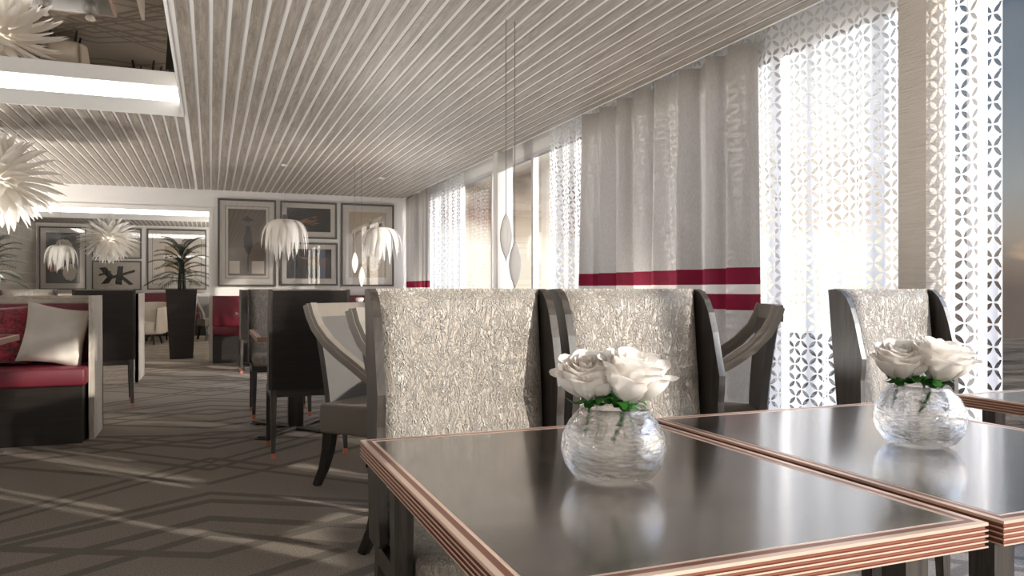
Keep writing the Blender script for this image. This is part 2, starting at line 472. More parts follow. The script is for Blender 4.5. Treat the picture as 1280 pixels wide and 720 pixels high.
def recess(x0, x1, y0, y1, n):
    t = MB()
    d = .14
    zl, zg, zu, zm = ZC - .004, 2.71, 2.775, 2.775
    # lower lip
    for (a, b_, c, e) in [(x0 - .012, x1 + .012, y1 - .004, y1 + .012), (x0 - .012, x1 + .012, y0 - .012, y0 + .004), (x1 - .004, x1 + .012, y0, y1), (x0 - .012, x0 + .004, y0, y1)]:
        t.box(a, b_, c, e, zl, zg)
    # cove floor, upper fascia
    for (a, b_, c, e) in [(x0 - d, x1 + d, y1 + .012, y1 + d), (x0 - d, x1 + d, y0 - d, y0 - .012), (x1 + .012, x1 + d, y0, y1), (x0 - d, x0 - .012, y0, y1)]:
        t.box(a, b_, c, e, zg - .02, zg)
    struct(t.build('trim_%d' % n, M_white))
    g = MB()
    for (a, b_, c, e) in [(x0, x1, y1 + .015, y1 + .03), (x0, x1, y0 - .03, y0 - .015), (x1 + .015, x1 + .03, y0, y1), (x0 - .03, x0 - .015, y0, y1)]:
        g.box(a, b_, c, e, zg, zu)
    return g.build('cove_light', M_glow)


tag(recess(RX0, RX1, RY0, RY1, 1), 'continuous white light strip around the near mirrored ceiling recess', 'light')
tag(recess(FX0, FX1, FY0, FY1, 2), 'continuous white light strip around the ceiling recess of the room beyond the opening', 'light')
tag(MB().box(RX0 - .14, RX1 + .14, RY0 - .14, RY1 + .14, 2.775, 2.80).build('ceiling_mirror', M_mirror),
    'large mirror lining the near ceiling recess, reflecting the carpet', 'mirror')
tag(MB().box(FX0 - .14, FX1 + .14, FY0 - .14, FY1 + .14, 2.775, 2.80).build('ceiling_mirror', M_mirror),
    'mirror lining the ceiling recess of the room beyond the opening', 'mirror')

# walls
wb = MB()
OX0, OX1, OZ = -3.55, -.02, 2.27
wb.box(XL, OX0, YW, YW + .16, 0, 3.0); wb.box(OX1, GX + .1, YW, YW + .16, 0, 3.0); wb.box(OX0, OX1, YW, YW + .16, OZ, 3.0)
wb.box(OX0 - .0, OX1, YW - .012, YW, OZ, OZ + .05); wb.box(OX1, OX1 + .05, YW - .012, YW, 0, OZ + .05)
struct(wb.build('wall_back', M_wall))
struct(MB().box(OX1 + .05, 3.0, YW - .015, YW - .0005, 0, .12).build('baseboard_back', M_black))
struct(MB().box(-3.7, GX + .1, YF, YF + .1, 0, 3.0).build('wall_far', M_wall))
struct(MB().box(-3.75, -3.65, YW + .16, YF, 0, 3.0).build('wall_far_left', M_tile))
struct(MB().box(XL - .1, XL, YB, YW + .16, 0, 3.0).build('wall_left', M_wall))
struct(MB().box(XL, GX + .1, YB - .1, YB, 0, 3.0).build('wall_rear', M_wall))
struct(MB().box(GX, GX + .1, YW + .16, YF, 0, 3.0).build('wall_far_right', M_wall))
# window side: head fascia, pocket over the curtains, sill
hb = MB()
hb.box(GX - .03, GX + .1, YB, YW, 2.57, 2.85); hb.box(XR, GX + .1, YB, YW, 2.82, 2.86); hb.box(XR - .012, XR, YB, YW, ZC - .003, 2.82)
hb.box(GX - .04, GX + .1, YB, YW, 0, .10)
struct(hb.build('wall_right', M_white))

# pillars between the windows
for i, yy in enumerate((2.47, 7.87, -2.93)):
    p = MB(); p.box(2.92, 3.10, yy, yy + .15, 0, ZC + .2, 0, bev=.003, seg=1)
    struct(p.build('trim_%d' % (i + 3), M_rib if i != 1 else M_wall))

# windows
ys = [2.52 + 1.3 * k for k in range(-5, 8)] + [YW]
for i in range(len(ys) - 1):
    a, b_ = ys[i], ys[i + 1]
    fr = MB(); t = .028
    fr.box(GX - .03, GX + .03, a, a + t, .1, 2.57); fr.box(GX - .03, GX + .03, b_ - t, b_, .1, 2.57)
    fr.box(GX - .03, GX + .03, a + t, b_ - t, .1, .14); fr.box(GX - .03, GX + .03, a + t, b_ - t, 2.53, 2.57)
    wo_ = struct(fr.build('window_%d' % (i + 1), M_alu))
    MB().box(GX - .004, GX + .004, a + t, b_ - t, .14, 2.53).build('glass_pane', M_pane, wo_)

# sea far below
sb = MB(); R = 305
sb.add([(0, 0, -15)] + [(R * math.cos(2 * PI * k / 128), R * math.sin(2 * PI * k / 128), -15) for k in range(128)], [(0, k + 1, (k + 1) % 128 + 1) for k in range(128)])
struct(sb.build('sea', M_sea))


# ================================================================ CURTAINS
def curtain(name, y0, y1, x, z0, z1, waves, amp, material, label, cat, seed, full=1.0, group=None):
    rnd = random.Random(seed)
    nu, nv = int((y1 - y0) * 60) + 30, 14
    ph = rnd.random() * 6; ks = [(waves, amp, ph), (waves * 1.73, amp * .35, rnd.random() * 6), (waves * .47, amp * .5, rnd.random() * 6)]
    def fx(u, vv):
        spread = .55 + .45 * (1 - vv)
        return sum(A * math.sin(2 * PI * K * u + P + .5 * (1 - vv) * math.sin(3 * u * K)) for K, A, P in ks) * spread
    vs = []; uvs = []
    for j in range(nv + 1):
        vv = j / nv; L = 0; prev = None
        for i in range(nu + 1):
            u = i / nu
            p = Vector((x + fx(u, vv), y0 + (y1 - y0) * u + .012 * math.sin(2 * PI * waves * 2 * u + ph), 0))
            if prev is not None: L += (p - prev).length
            prev = p
            zz = z0 + (z1 - z0) * vv
            if j == nv: zz -= .018 * abs(math.sin(PI * waves * u + ph))
            vs.append((p.x, p.y, zz)); uvs.append((L, zz))
    mb = MB()
    fs = [(j * (nu + 1) + i, j * (nu + 1) + i + 1, (j + 1) * (nu + 1) + i + 1, (j + 1) * (nu + 1) + i) for j in range(nv) for i in range(nu)]
    mb.add(vs, fs, 0, True)
    o = mb.build(name, material, fix=False)
    uvl = o.data.uv_layers.new(name='UVMap')
    for l in o.data.loops: uvl.data[l.index].uv = uvs[l.vertex_index]
    return tag(o, label, cat, group)


curtain('drape', 3.74, 6.03, 3.015, .03, 2.585, 8, .058, M_drape, 'wide grey drape with two burgundy bands in the middle of the window wall', 'curtain', 3)
curtain('drape', 10.98, 12.44, 3.015, .03, 2.585, 8, .036, M_drape, 'far grey drape with burgundy band in the corner beside the picture wall', 'curtain', 5)
curtain('sheer_curtain', 2.66, 6.95, 3.135, .03, 2.78, 17, .030, M_sheer, 'long white cut-out sheer left of the near pillar, running behind the wide grey drape', 'curtain', 11)
curtain('sheer_curtain', 9.72, 12.4, 3.135, .03, 2.78, 11, .028, M_sheer, 'far white cut-out sheer beside the corner drape', 'curtain', 12)
curtain('sheer_curtain', 2.215, 2.45, 3.06, .03, 2.58, 1.6, .022, M_sheer, 'narrow white cut-out sheer right of the near textured pillar, before the sea', 'curtain', 14)


# ================================================================ CHAIRS
def make_wing_chair(label, loc, rz, group=None):
    t = thing('dining_chair', label, 'chair', loc, rz, group)
    W = .25
    sh = lambda z: .10 * max(0, z - .45)      # recline
    back = [(.02 + sh(z), z) for z in (.435, .6, .8, 1.0, 1.074)]
    front = [(-.002 + sh(z), z) for z in (1.074, 1.0, .8, .6, .435)]
    MB().prism(back + front, 'X', -W + .004, W - .004).build('back_shell', M_black, t)
    # wings
    for s in (-1, 1):
        prof = [(.024 + sh(z), z) for z in (.44, .6, .8, 1.0, 1.08)]
        wf = [(.0, 1.082), (-.028, 1.074), (-.052, 1.05), (-.072, 1.01), (-.088, .95), (-.100, .88), (-.112, .82), (-.108, .79), (-.098, .74), (-.094, .66), (-.098, .58), (-.108, .50), (-.112, .46), (-.07, .44)]
        prof += [(y + sh(z) * .8, z) for y, z in wf]
        a, b_ = (-W - .004, -W + .018) if s < 0 else (W - .018, W + .004)
        MB().prism(prof, 'X', a, b_).build('wing', M_darkz, t)
    # padded back
    def pad(u, v):
        z = .50 + .582 * v
        x = (u - .5) * 2 * (W - .02)
        e = min(1, 14 * min(u, 1 - u)) ** .5 * min(1, 20 * (1 - v)) ** .5
        return (x, -.012 - .030 * e + sh(z), z)
    pb = MB().grid(pad, 24, 20)
    pb.box(-W + .02, W - .02, .0, .006, .5, .51)
    p_ = pb.build('back_cushion', M_uph, t, fix=False)
    MB().prism([(-.016 + sh(1.07), 1.066), (.018 + sh(1.07), 1.066), (.018 + sh(1.07), 1.083), (-.016 + sh(1.07), 1.083)], 'X', -W + .019, W - .019).build('top_piping', M_uph, t)
    # seat
    MB().box(-W + .022, W - .022, -.43, -.02, .435, .525, bev=.028, seg=3).build('seat', M_uph, t)
    fr = MB(); fr.box(-W + .01, W - .01, -.40, .01, .385, .436)
    fr.build('seat_frame', M_dark, t)
    for s in (-1, 1):
        for front in (0, 1):
            x = s * (W - .03)
            if front: path = [(x, -.385, .40), (x + s * .004, -.395, .2), (x + s * .008, -.405, .035)]; tip = (x + s * .009, -.407, .0)
            else: path = [(x, -.005, .44), (x + s * .002, .015, .3), (x + s * .008, .06, .035)]; tip = (x + s * .009, .066, .0)
            lg = MB().bar(path, [.040, .034, .026], [.040, .034, .026]).build('leg', M_darkz, t)
            MB().bar([path[-1], tip], .027, .027).build('ferrule', M_tip, lg)
    return t


GN = 'wing chairs at the near tables'
c1 = make_wing_chair('large pale crinkled wing chair tucked behind the leftmost glossy table', (.635, 1.955, 0), 0, 'dark wood wing chairs')
dup(c1, (1.19, 2.0, 0), 0, 'pale crinkled wing chair behind the second table, directly behind the left roses')
dup(c1, (2.515, 2.27, 0), 0, 'pale crinkled wing chair beneath the textured pillar, behind the right roses')
dup(c1, (.60, 5.17, 0), PI, 'dark-backed dining chair seen from behind before the cross-base table, left of the armchair')
dup(c1, (.565, 7.17, 0), 0, 'dining chair facing us across the pedestal table, half hidden by the dark-backed chair')
dup(c1, (.60, 10.5, 0), PI, 'dining chair seen from behind near the far burgundy bench, its back narrow and dark')
dup(c1, (-.90, 7.87, 0), PI + .12, 'dark-backed dining chair between the two pale booth panels on the left')
dup(c1, (-1.70, 8.9, 0), 0, 'pale dining chair whose top shows above the left booth')
dup(c1, (2.33, 5.6, 0), PI, 'dark chair glimpsed in the gap between the two nearest wing chairs')
dup(c1, (2.33, 7.5, 0), 0, 'dining chair facing us by the window, behind the nearest wing chair')


def make_armchair(label, loc, rz):
    t = thing('armchair', label, 'armchair', loc, rz, 'grey sabre-leg armchairs')
    W = .28
    MB().box(-W, W, -.50, .0, .30, .46, bev=.02, seg=3).build('seat', M_taupe, t)
    # curved back panel
    def pf(off):
        def f(u, v):
            x = (u - .5) * 2 * (W - .02 - .05 * (1 - v)); z = .44 + .49 * v
            return (x, off + .03 * (1 - (2 * u - 1) ** 2) + .05 * v ** 1.6 - .01, z)
        return f
    bp = MB().grid(pf(-.015), 12, 8).grid(pf(.02), 12, 8)
    for uu in (0, 1):
        A = [pf(-.015)(uu, v / 8) for v in range(9)]; B = [pf(.02)(uu, v / 8) for v in range(9)]
        bp.add(A + B, [(i, i + 1, i + 10, i + 9) for i in range(8)])
    bp.build('backrest', M_greyb, t)
    # top rail
    n_ = 14
    path = [((i / n_ - .5) * 2 * (W + .012), .05 + .03 * (1 - (2 * i / n_ - 1) ** 2), .965) for i in range(n_ + 1)]
    MB().bar(path, .078, .05, side=(0, 0, 1)).build('top_rail', M_greyw, t)
    for s in (-1, 1):
        prof = [(.055, 1.0), (.035, .94), (.0, .875), (-.07, .80), (-.16, .735), (-.26, .675), (-.36, .61), (-.44, .54), (-.485, .44)]
        pts = []
        for i in range(len(prof) - 1):
            for k in range(3):
                q = k / 3; pts.append((s * (W + .006), prof[i][0] * (1 - q) + prof[i + 1][0] * q, prof[i][1] * (1 - q) + prof[i + 1][1] * q))
        pts.append((s * (W + .006), prof[-1][0], prof[-1][1]))
        am = MB().bar(pts, .05, .058)
        am.bar([(p[0] , p[1], p[2]) for p in pts], .060, .016)
        am.build('arm', M_greyw, t)
        for fr in (0, 1):
            x = s * (W - .045)
            if fr: path = [(x, -.45, .31), (x, -.465, .2), (x, -.48, .1), (x, -.505, 0)]
            else: path = [(x, -.045, .31), (x, -.03, .2), (x, .0, .1), (x, .05, 0)]
            MB().bar(path, [.055, .05, .042, .034], [.06, .052, .042, .036]).build('leg', M_black, t)
    return t


a1 = make_armchair('grey armchair with sweeping curved arms, its leg nearest the aisle, left of nearest wing chair', (.755, 4.46, 0), math.radians(42))
dup(a1, (.79, 3.27, 0), math.radians(42), 'grey armchair mostly hidden behind the nearest wing chair, only its curved arm showing')
dup(a1, (2.63, 3.22, 0), math.radians(238), 'grey armchair by the window, its curved arm right of the second wing chair')
dup(a1, (2.15, 9.75, 0), math.radians(180), 'grey armchair far back between the picture wall and the pedestal table')
dup(a1, (-.02, 18.1, 0), math.radians(20), 'pale armchair in the far room just right of the black planter')

# ================================================================ TABLES


def make_top(t, w, l, H):
    """top panel with stepped copper edge; origin at floor centre"""
    hx, hy = w / 2, l / 2
    MB().box(-hx + .028, hx - .028, -hy + .028, hy - .028, H - .030, H - .0005).build('table_top', M_top, t)
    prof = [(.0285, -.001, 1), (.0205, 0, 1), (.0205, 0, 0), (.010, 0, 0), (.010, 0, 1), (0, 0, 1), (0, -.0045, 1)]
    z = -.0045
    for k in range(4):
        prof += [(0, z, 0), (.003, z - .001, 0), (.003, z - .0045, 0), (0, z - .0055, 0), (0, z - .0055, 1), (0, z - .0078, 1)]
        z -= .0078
    prof += [(.028, z, 0)]
    e = MB()
    for i in range(len(prof) - 1):
        (a, za, ma), (b_, zb, mb_) = prof[i], prof[i + 1]
        if (a, za) == (b_, zb): continue
        A = [(-hx + a, -hy + a), (hx - a, -hy + a), (hx - a, hy - a), (-hx + a, hy - a)]
        B = [(-hx + b_, -hy + b_), (hx - b_, -hy + b_), (hx - b_, hy - b_), (-hx + b_, hy - b_)]
        e.add([(x, y, H + za) for x, y in A] + [(x, y, H + zb) for x, y in B], [(j, (j + 1) % 4, (j + 1) % 4 + 4, j + 4) for j in range(4)], ma)
    e.build('edge_trim', [M_copper, M_copperl], t, fix=False)
    return z


def make_table(label, x0, x1, y0, y1, H=.75, legs=True):
    t = thing('dining_table', label, 'table', ((x0 + x1) / 2, (y0 + y1) / 2, 0))
    w, l = x1 - x0, y1 - y0
    make_top(t, w, l, H)
    u = H - .035
    if legs:
        for sx_ in (-1, 1):
            for sy_ in (-1, 1):
                cx, cy = sx_ * (w / 2 - .075), sy_ * (l / 2 - .075)
                MB().bar([(cx, cy, u), (cx, cy, .0)], [.044, .032], [.044, .032]).build('leg', M_darkz, t)
    else:
        MB().box(-.055, .055, -.055, .055, .03, u - .02, bev=.003, seg=1).box(-.2, .2, -.25, .25, u - .02, u).build('pedestal', M_black, t)
        bs = MB()
        for a in (PI / 4 + .15, -PI / 4 - .15):
            bs.box(-.46, .46, -.04, .04, .008, .03, bev=.004, seg=1, M=Matrix.Rotation(a, 4, 'Z'))
            for s in (-1, 1): bs.box(s * .43 - .04, s * .43 + .04, -.05, .05, 0, .009, M=Matrix.Rotation(a, 4, 'Z'))
        bs.build('cross_base', M_darkz, t)
    return t


make_table('nearest dark glossy table with copper edge, lower centre of the view', .306, 1.026, .766, 1.69)
make_table('dark glossy copper-edged table carrying the right-hand roses', 1.052, 1.795, .762, 1.705)
make_table('copper-edged table at the right edge of the view, before the sea', 2.185, 2.92, .80, 1.745)
make_table('dark pedestal table with a cross base between the two far facing chairs', .30, .93, 5.62, 6.70, legs=False)
make_table('table of the left booth, only its corner in view against the red cushion', -1.98, -1.205, 5.15, 6.08, H=.775, legs=False)
make_table('table between the grey armchairs, under the two almond pendants', 1.30, 2.05, 3.55, 4.6, legs=False)
make_table('table by the far window behind the nearest wing chair', 1.95, 2.68, 6.0, 6.9, legs=False)
make_table('small table in front of the far burgundy bench, left corner showing', .33, 1.02, 10.95, 11.75, legs=False)
make_table('far table near the corner drape under the right tulip pendant', 1.75, 2.45, 10.6, 11.4, legs=False)
make_table('table behind the second booth, seen in the ceiling mirror', -2.3, -1.19, 10.9, 11.75, legs=False)
make_table('table behind the left booth beside the dark-backed chair', -2.0, -.75, 8.25 - .0, 8.42 + .2, legs=False) if False else None

# ================================================================ VASES AND ROSES


def make_vase(label, loc):
    t = thing('glass_vase', label, 'vase', loc, 0, 'round glass vases')
    out = [(.0, 0), (.052, 0), (.070, .010), (.084, .030), (.091, .055), (.088, .080), (.076, .104), (.062, .120), (.056, .128)]
    inn = [(.053, .127), (.059, .118), (.072, .102), (.084, .080), (.086, .056), (.079, .033), (.064, .018), (.045, .012), (.0, .012)]
    MB().lathe(out + inn, 48).build('vase_body', M_glass, t)
    return t


def petal(mb, ang, R, h, width, curl, tilt, z0, rnd, mi=0):
    nu, nv = 10, 9
    ruff = rnd.random() * 6
    def f(u, v):
        a = (u - .5) * 2
        shape = (1 - abs(a) ** 2.6 * .35)
        vv = v * (shape if v > 0 else 1)
        r = R * (.14 + .86 * math.sin(min(1, vv * 1.35) * PI / 2) ** .8) + tilt * vv * R
        c = max(0, vv - .78) / .22
        r += curl * c ** 2
        z = z0 + h * vv - curl * .55 * c ** 2.4
        r += .0022 * math.sin(a * 5 + ruff) * vv * (1 + 5 * R) ; z += .0020 * math.sin(a * 7 + ruff * 2) * vv ** 2
        wa = width * (.30 + .70 * math.sin(min(1, vv * 1.3) * PI / 2))
        an = ang + a * wa * .5
        r -= .010 * R / .05 * abs(a) ** 2 * (1 - vv * .6)
        return (r * math.cos(an), r * math.sin(an), z)
    mb.grid(f, nu, nv, mi)


def make_rose(label, loc, rot=(0, 0, 0), scale=1.0, seed=1):
    rnd = random.Random(seed)
    t = thing('rose', label, 'rose', loc, 0)
    t.rotation_euler = rot; t.scale = (scale,) * 3
    mb = MB()
    N_ = 34
    for k in range(N_):
        q = k / (N_ - 1)
        R = .004 + .055 * q ** .95
        h = .078 + .010 * math.sin(q * 2.6) + .005 * rnd.random() - (.016 * max(0, q - .75) / .25)
        petal(mb, k * 2.39996 + rnd.uniform(-.15, .15), R, h, 2.7 - 1.15 * q, .001 + .017 * max(0, q - .2), .01 + .05 * q, .004 - .0 * q, rnd)
    b_ = mb.build('bloom', M_petal, t, fix=False)
    cx = MB()
    for k in range(5):
        a = k * 2 * PI / 5 + .3
        def f(u, v, a=a):
            w_ = .010 * (1 - v) ** .7 * (u - .5) * 2
            r = .008 + .040 * v; z = .004 - .008 * math.sin(v * PI) + .010 * v ** 2
            return (r * math.cos(a) - w_ * math.sin(a), r * math.sin(a) + w_ * math.cos(a), z)
        cx.grid(f, 4, 8)
    cx.lathe([(.0, -.014), (.009, -.010), (.013, .0), (.010, .010)], 12)
    cx.build('calyx', M_green, t, fix=False)
    MB().tube([(0, 0, -.01), (.004, .003, -.04), (.002, .010, -.075)], .0035, 8).build('stem', M_green, t)
    return t


def rose_set(vx, vy, H, side, first=None):
    z = H + .138
    out = []
    specs = [((vx + .010, vy - .026, z - .004), (.30, .10, .2), .98, 'front'), ((vx - .036, vy + .020, z - .002), (-.10, -.30, 1.3), .88, 'back left'), ((vx + .040, vy + .028, z), (-.16, .30, 2.2), .80, 'back right')]
    for i, (loc, rot, sc, nm) in enumerate(specs):
        lab = '%s white rose in the %s glass vase' % (nm, side)
        if first is None:
            out.append(make_rose(lab, loc, rot, sc, seed=4 + i))
        else:
            r = dup(first[i], loc, 0, lab); r.rotation_euler = rot; out.append(r)
    return out


v1 = make_vase('round clear glass vase on the nearest table', (.650, 1.175, .75))
rs1 = rose_set(.650, 1.175, .75, 'nearest')
dup(v1, (1.405, 1.205, .75), .6, 'round clear glass vase on the second table at right')
rs2 = rose_set(1.405, 1.205, .75, 'right-hand', rs1)
dup(v1, (.45, 11.1, .75), 0, 'tiny far vase on the table by the burgundy bench')
r = dup(rs1[0], (.45, 11.08, .90), 0, 'far white rose above the table by the burgundy bench')
dup(v1, (1.95, 10.8, .75), 0, 'clear vase on the far table beside the corner drape')
r = dup(rs1[0], (1.95, 10.8, .88), 0, 'white rose on the far table beside the corner drape')
dup(v1, (-1.45, 11.3, .75), 0, 'vase on the table seen in the ceiling mirror, nearer the aisle')
dup(rs1[0], (-1.45, 11.3, .88), 0, 'white rose seen in the ceiling mirror, nearer the aisle')
dup(v1, (-1.98, 11.3, .75), 0, 'vase on the table seen in the ceiling mirror, farther from the aisle')
dup(rs1[0], (-1.98, 11.3, .88), 0, 'white rose seen in the ceiling mirror, farther from the aisle')

# little leaves poking over the vase rims
for (vx, vy), nm in (((.650, 1.175), 'nearest'), ((1.405, 1.205), 'right-hand')):
    lv = MB()
    for k in range(9):
        a = k * .7 + .3
        def f(u, v, a=a, k=k):
            w_ = .013 * math.sin(PI * min(1, v * .9 + .1)) * (u - .5) * 2
            r = .018 + .050 * v; z = .752 + .126 + .018 * math.sin(v * 2.6) - .006 * v + .003 * (k % 3)
            return (vx + r * math.cos(a) - w_ * math.sin(a), vy + r * math.sin(a) + w_ * math.cos(a), z)
        lv.grid(f, 4, 8)
    tag(lv.build('rose_leaves', M_green, fix=False), 'small green leaves under the blooms over the %s vase rim' % nm, 'leaves', kind='thing')

# ================================================================ BANQUETTES


def booth(label, x0, x1, yb, facing, zt=1.035, depth=.60, end=.49, wood_back=True):
    """yb: outer face of the back panel; facing -1 looks to -y"""
    t = thing('booth_bench', label, 'bench', ((x0 + x1) / 2, yb, 0))
    hw = (x1 - x0) / 2; f = facing
    def bx(mb, xa, xb, ya, yb_, za, zb, **k):
        a, b_ = sorted((ya * -f, yb_ * -f)); return mb.box(xa, xb, a, b_, za, zb, **k)
    # local: 0 = outer back, negative = toward the seat front for f=-1
    if wood_back: bx(MB(), -hw, hw, -.04, 0, 0, zt).build('back_panel', M_palex, t)
    if wood_back: bx(MB(), hw - .036, hw, -end, 0, 0, zt + .001).build('end_panel', M_pale, t)
    xe = hw - (.038 if wood_back else 0)
    bx(MB(), -hw + .01, xe, -.13, -.041 if wood_back else 0, .53, zt - .06 if wood_back else zt, bev=.015).build('back_cushion', M_red, t)
    bx(MB(), -hw + .01, xe, -depth, -.02 if not wood_back else -.042, .405, .53, bev=.018).build('seat', M_red, t)
    bx(MB(), -hw + .01, xe - .02, -depth + .03, -.02 if not wood_back else -.042, 0, .404).build('base', M_black, t)
    return t


booth('red booth bench with pale oak end panel at the left of the view', -3.6, -.78, 6.75, -1, depth=.64, end=.49)
booth('second booth seen from behind, a pale oak panel between chair and planter', -3.6, -.78, 9.9, 1, end=.93)
booth('long burgundy wall bench under the framed pictures', .02, 2.86, 12.484, -1, zt=.985, depth=.50, wood_back=False)


def cushion(name, w, h, t, material, label, M):
    mb = MB(); nu = 20
    def f(sgn):
        def g(u, v):
            a, b_ = (u - .5) * 2, (v - .5) * 2
            e = max(0, (1 - a ** 4) * (1 - b_ ** 4)) ** .45
            pin = 1 - .10 * (1 - a * a) * (abs(b_) ** 3) ; pin2 = 1 - .10 * (1 - b_ * b_) * (abs(a) ** 3)
            wr = .006 * math.sin(9 * a + 4 * b_) * e + .005 * math.sin(15 * b_ - 6 * a) * e
            return (a * w / 2 * pin2, sgn * (t / 2 * e) + wr, b_ * h / 2 * pin)
        return g
    mb.grid(f(1), nu, nu); mb.grid(f(-1), nu, nu)
    mb.v = [tuple(M @ Vector(v)) for v in mb.v]
    return tag(mb.build(name, material), label, 'cushion')


T_ = Matrix.Translation
cushion('cushion', .42, .44, .16, M_linen, 'white linen cushion leaning in the corner of the left booth', T_((-1.045, 6.38, .75)) @ Matrix.Rotation(.15, 4, 'Y') @ Matrix.Rotation(-.20, 4, 'X') @ Matrix.Rotation(.25, 4, 'Z'))
cushion('cushion', .52, .44, .15, M_velvet, 'crushed burgundy velvet cushion on the left booth', T_((-1.46, 6.49, .75)) @ Matrix.Rotation(-.16, 4, 'X'))

# ================================================================ FAR ROOM SEATS


def make_barrel(label, loc, rz):
    t = thing('tub_chair', label, 'chair', loc, rz, 'ivory tub chairs')
    def sh(off):
        def f(u, v):
            a = -PI * .5 + (u - .5) * 2 * PI * .78 + PI
            top = .76 + .06 * math.cos((u - .5) * 2 * PI * .78)
            r = (.29 + .07 * v) + off
            return (r * math.sin((u - .5) * 2 * PI * .74), r * math.cos((u - .5) * 2 * PI * .74), .22 + (top - .22) * v)
        return f
    b_ = MB().grid(sh(0), 28, 8).grid(sh(.05), 28, 8)
    A = [sh(0)(i / 28, 1) for i in range(29)]; B = [sh(.05)(i / 28, 1) for i in range(29)]
    b_.add(A + B, [(i, i + 1, i + 30, i + 29) for i in range(28)])
    b_.build('shell', M_ivory, t)
    MB().lathe([(0, .2), (.29, .2), (.31, .24), (.31, .42), (.28, .45), (0, .455)], 28).build('seat', M_ivory, t)
    MB().tube([Vector(sh(.052)(.5, v / 6)) for v in range(7)], .004, 6).build('seam', M_tip, t)
    for k in range(4):
        a = PI / 4 + k * PI / 2
        MB().bar([(.24 * math.cos(a), .24 * math.sin(a), .21), (.29 * math.cos(a), .29 * math.sin(a), 0)], [.045, .025], [.045, .025]).build('leg', M_black, t)
    return t


br1 = make_barrel('ivory tub chair in the far room, left of the black planter', (-1.16, 16.75, 0), -.3)
dup(br1, (-1.0, 17.7, 0), .3, 'second ivory tub chair in the far room, peeping from behind the first')
dup(br1, (-2.35, 15.3, 0), 0, 'ivory tub chair seen in the ceiling mirror, farther from the opening edge')
booth('far wall bench with pale back beneath the far pictures', -3.3, -.1, 19.97, -1, zt=1.0, depth=.55, wood_back=False)

# ================================================================ POTTED PALMS


def make_palm(label, loc, rz, seed, group=None):
    rnd = random.Random(seed)
    t = thing('potted_palm', label, 'plant', loc, rz, group)
    a, b_ = .165, .225
    p = MB()
    p.add([(-a, -a, 0), (a, -a, 0), (a, a, 0), (-a, a, 0), (-b_, -b_, 1.08), (b_, -b_, 1.08), (b_, b_, 1.08), (-b_, b_, 1.08),
           (-b_ + .025, -b_ + .025, 1.08), (b_ - .025, -b_ + .025, 1.08), (b_ - .025, b_ - .025, 1.08), (-b_ + .025, b_ - .025, 1.08),
           (-b_ + .03, -b_ + .03, 1.0), (b_ - .03, -b_ + .03, 1.0), (b_ - .03, b_ - .03, 1.0), (-b_ + .03, b_ - .03, 1.0)],
          [(3, 2, 1, 0)] + [(i, (i + 1) % 4, (i + 1) % 4 + 4, i + 4) for i in range(4)] + [(i + 4, (i + 1) % 4 + 4, (i + 1) % 4 + 8, i + 8) for i in range(4)]
          + [(i + 8, (i + 1) % 4 + 8, (i + 1) % 4 + 12, i + 12) for i in range(4)])
    p.build('planter', M_black, t)
    MB().box(-b_ + .035, b_ - .035, -b_ + .035, b_ - .035, .99, 1.02).build('soil', M_soil, t)
    st = MB()
    for k in range(6):
        an = k * 1.1; st.tube([(.05 * math.cos(an), .05 * math.sin(an), 1.0), (.04 * math.cos(an), .04 * math.sin(an), 1.3), (.02 * math.cos(an), .02 * math.sin(an), 1.55)], [.016, .012, .008], 6)
    st.build('stems', M_palm, t)
    for k in range(36):
        an = k * 2.4 + rnd.uniform(-.2, .2); q = k / 35
        up = .05 + .75 * q + rnd.uniform(-.05, .08); L = .54 - .10 * q + rnd.uniform(-.04, .06); z0 = 1.18 + .50 * q
        rach = []
        for i in range(9):
            s_ = i / 8
            r = L * s_ * (1 - .25 * up); z = z0 + L * (up * 1.1 * s_ + .20 * s_ - .52 * s_ * s_)
            rach.append(Vector((r * math.cos(an), r * math.sin(an), z)))
        fb = MB().tube(rach, [.006 - .0006 * i for i in range(9)], 5)
        side = Vector((-math.sin(an), math.cos(an), 0))
        for i in range(1, 16):
            s_ = i / 16; idx = s_ * 8; j = int(idx); f_ = idx - j
            p0 = rach[j].lerp(rach[min(8, j + 1)], f_); fw = (rach[min(8, j + 1)] - rach[j]).normalized()
            ll = .20 * math.sin(PI * min(1, s_ * .80 + .18)) + .02
            for sg in (-1, 1):
                d = (fw * .85 + side * sg * .62 + Vector((0, 0, .10))).normalized()
                tip = p0 + d * ll + Vector((0, 0, -.30 * ll)); mid = p0 + d * ll * .5
                ww = Vector((0, 0, 1)).cross(d).normalized() * .0065
                fb.add([p0 - ww * .5, p0 + ww * .5, mid + ww, tip, mid - ww], [(0, 1, 2, 4), (4, 2, 3)])
        fb.build('frond', M_palm, t, fix=False)
    return t


pl = make_palm('tall black tapered planter with a feathery dark palm standing in the opening', (-.42, 13.18, 0), 0, 2)
dup(pl, (-3.02, 13.2, 0), 1.9, 'second potted palm at the left edge, only its frond tips in view')

# ================================================================ PENDANTS


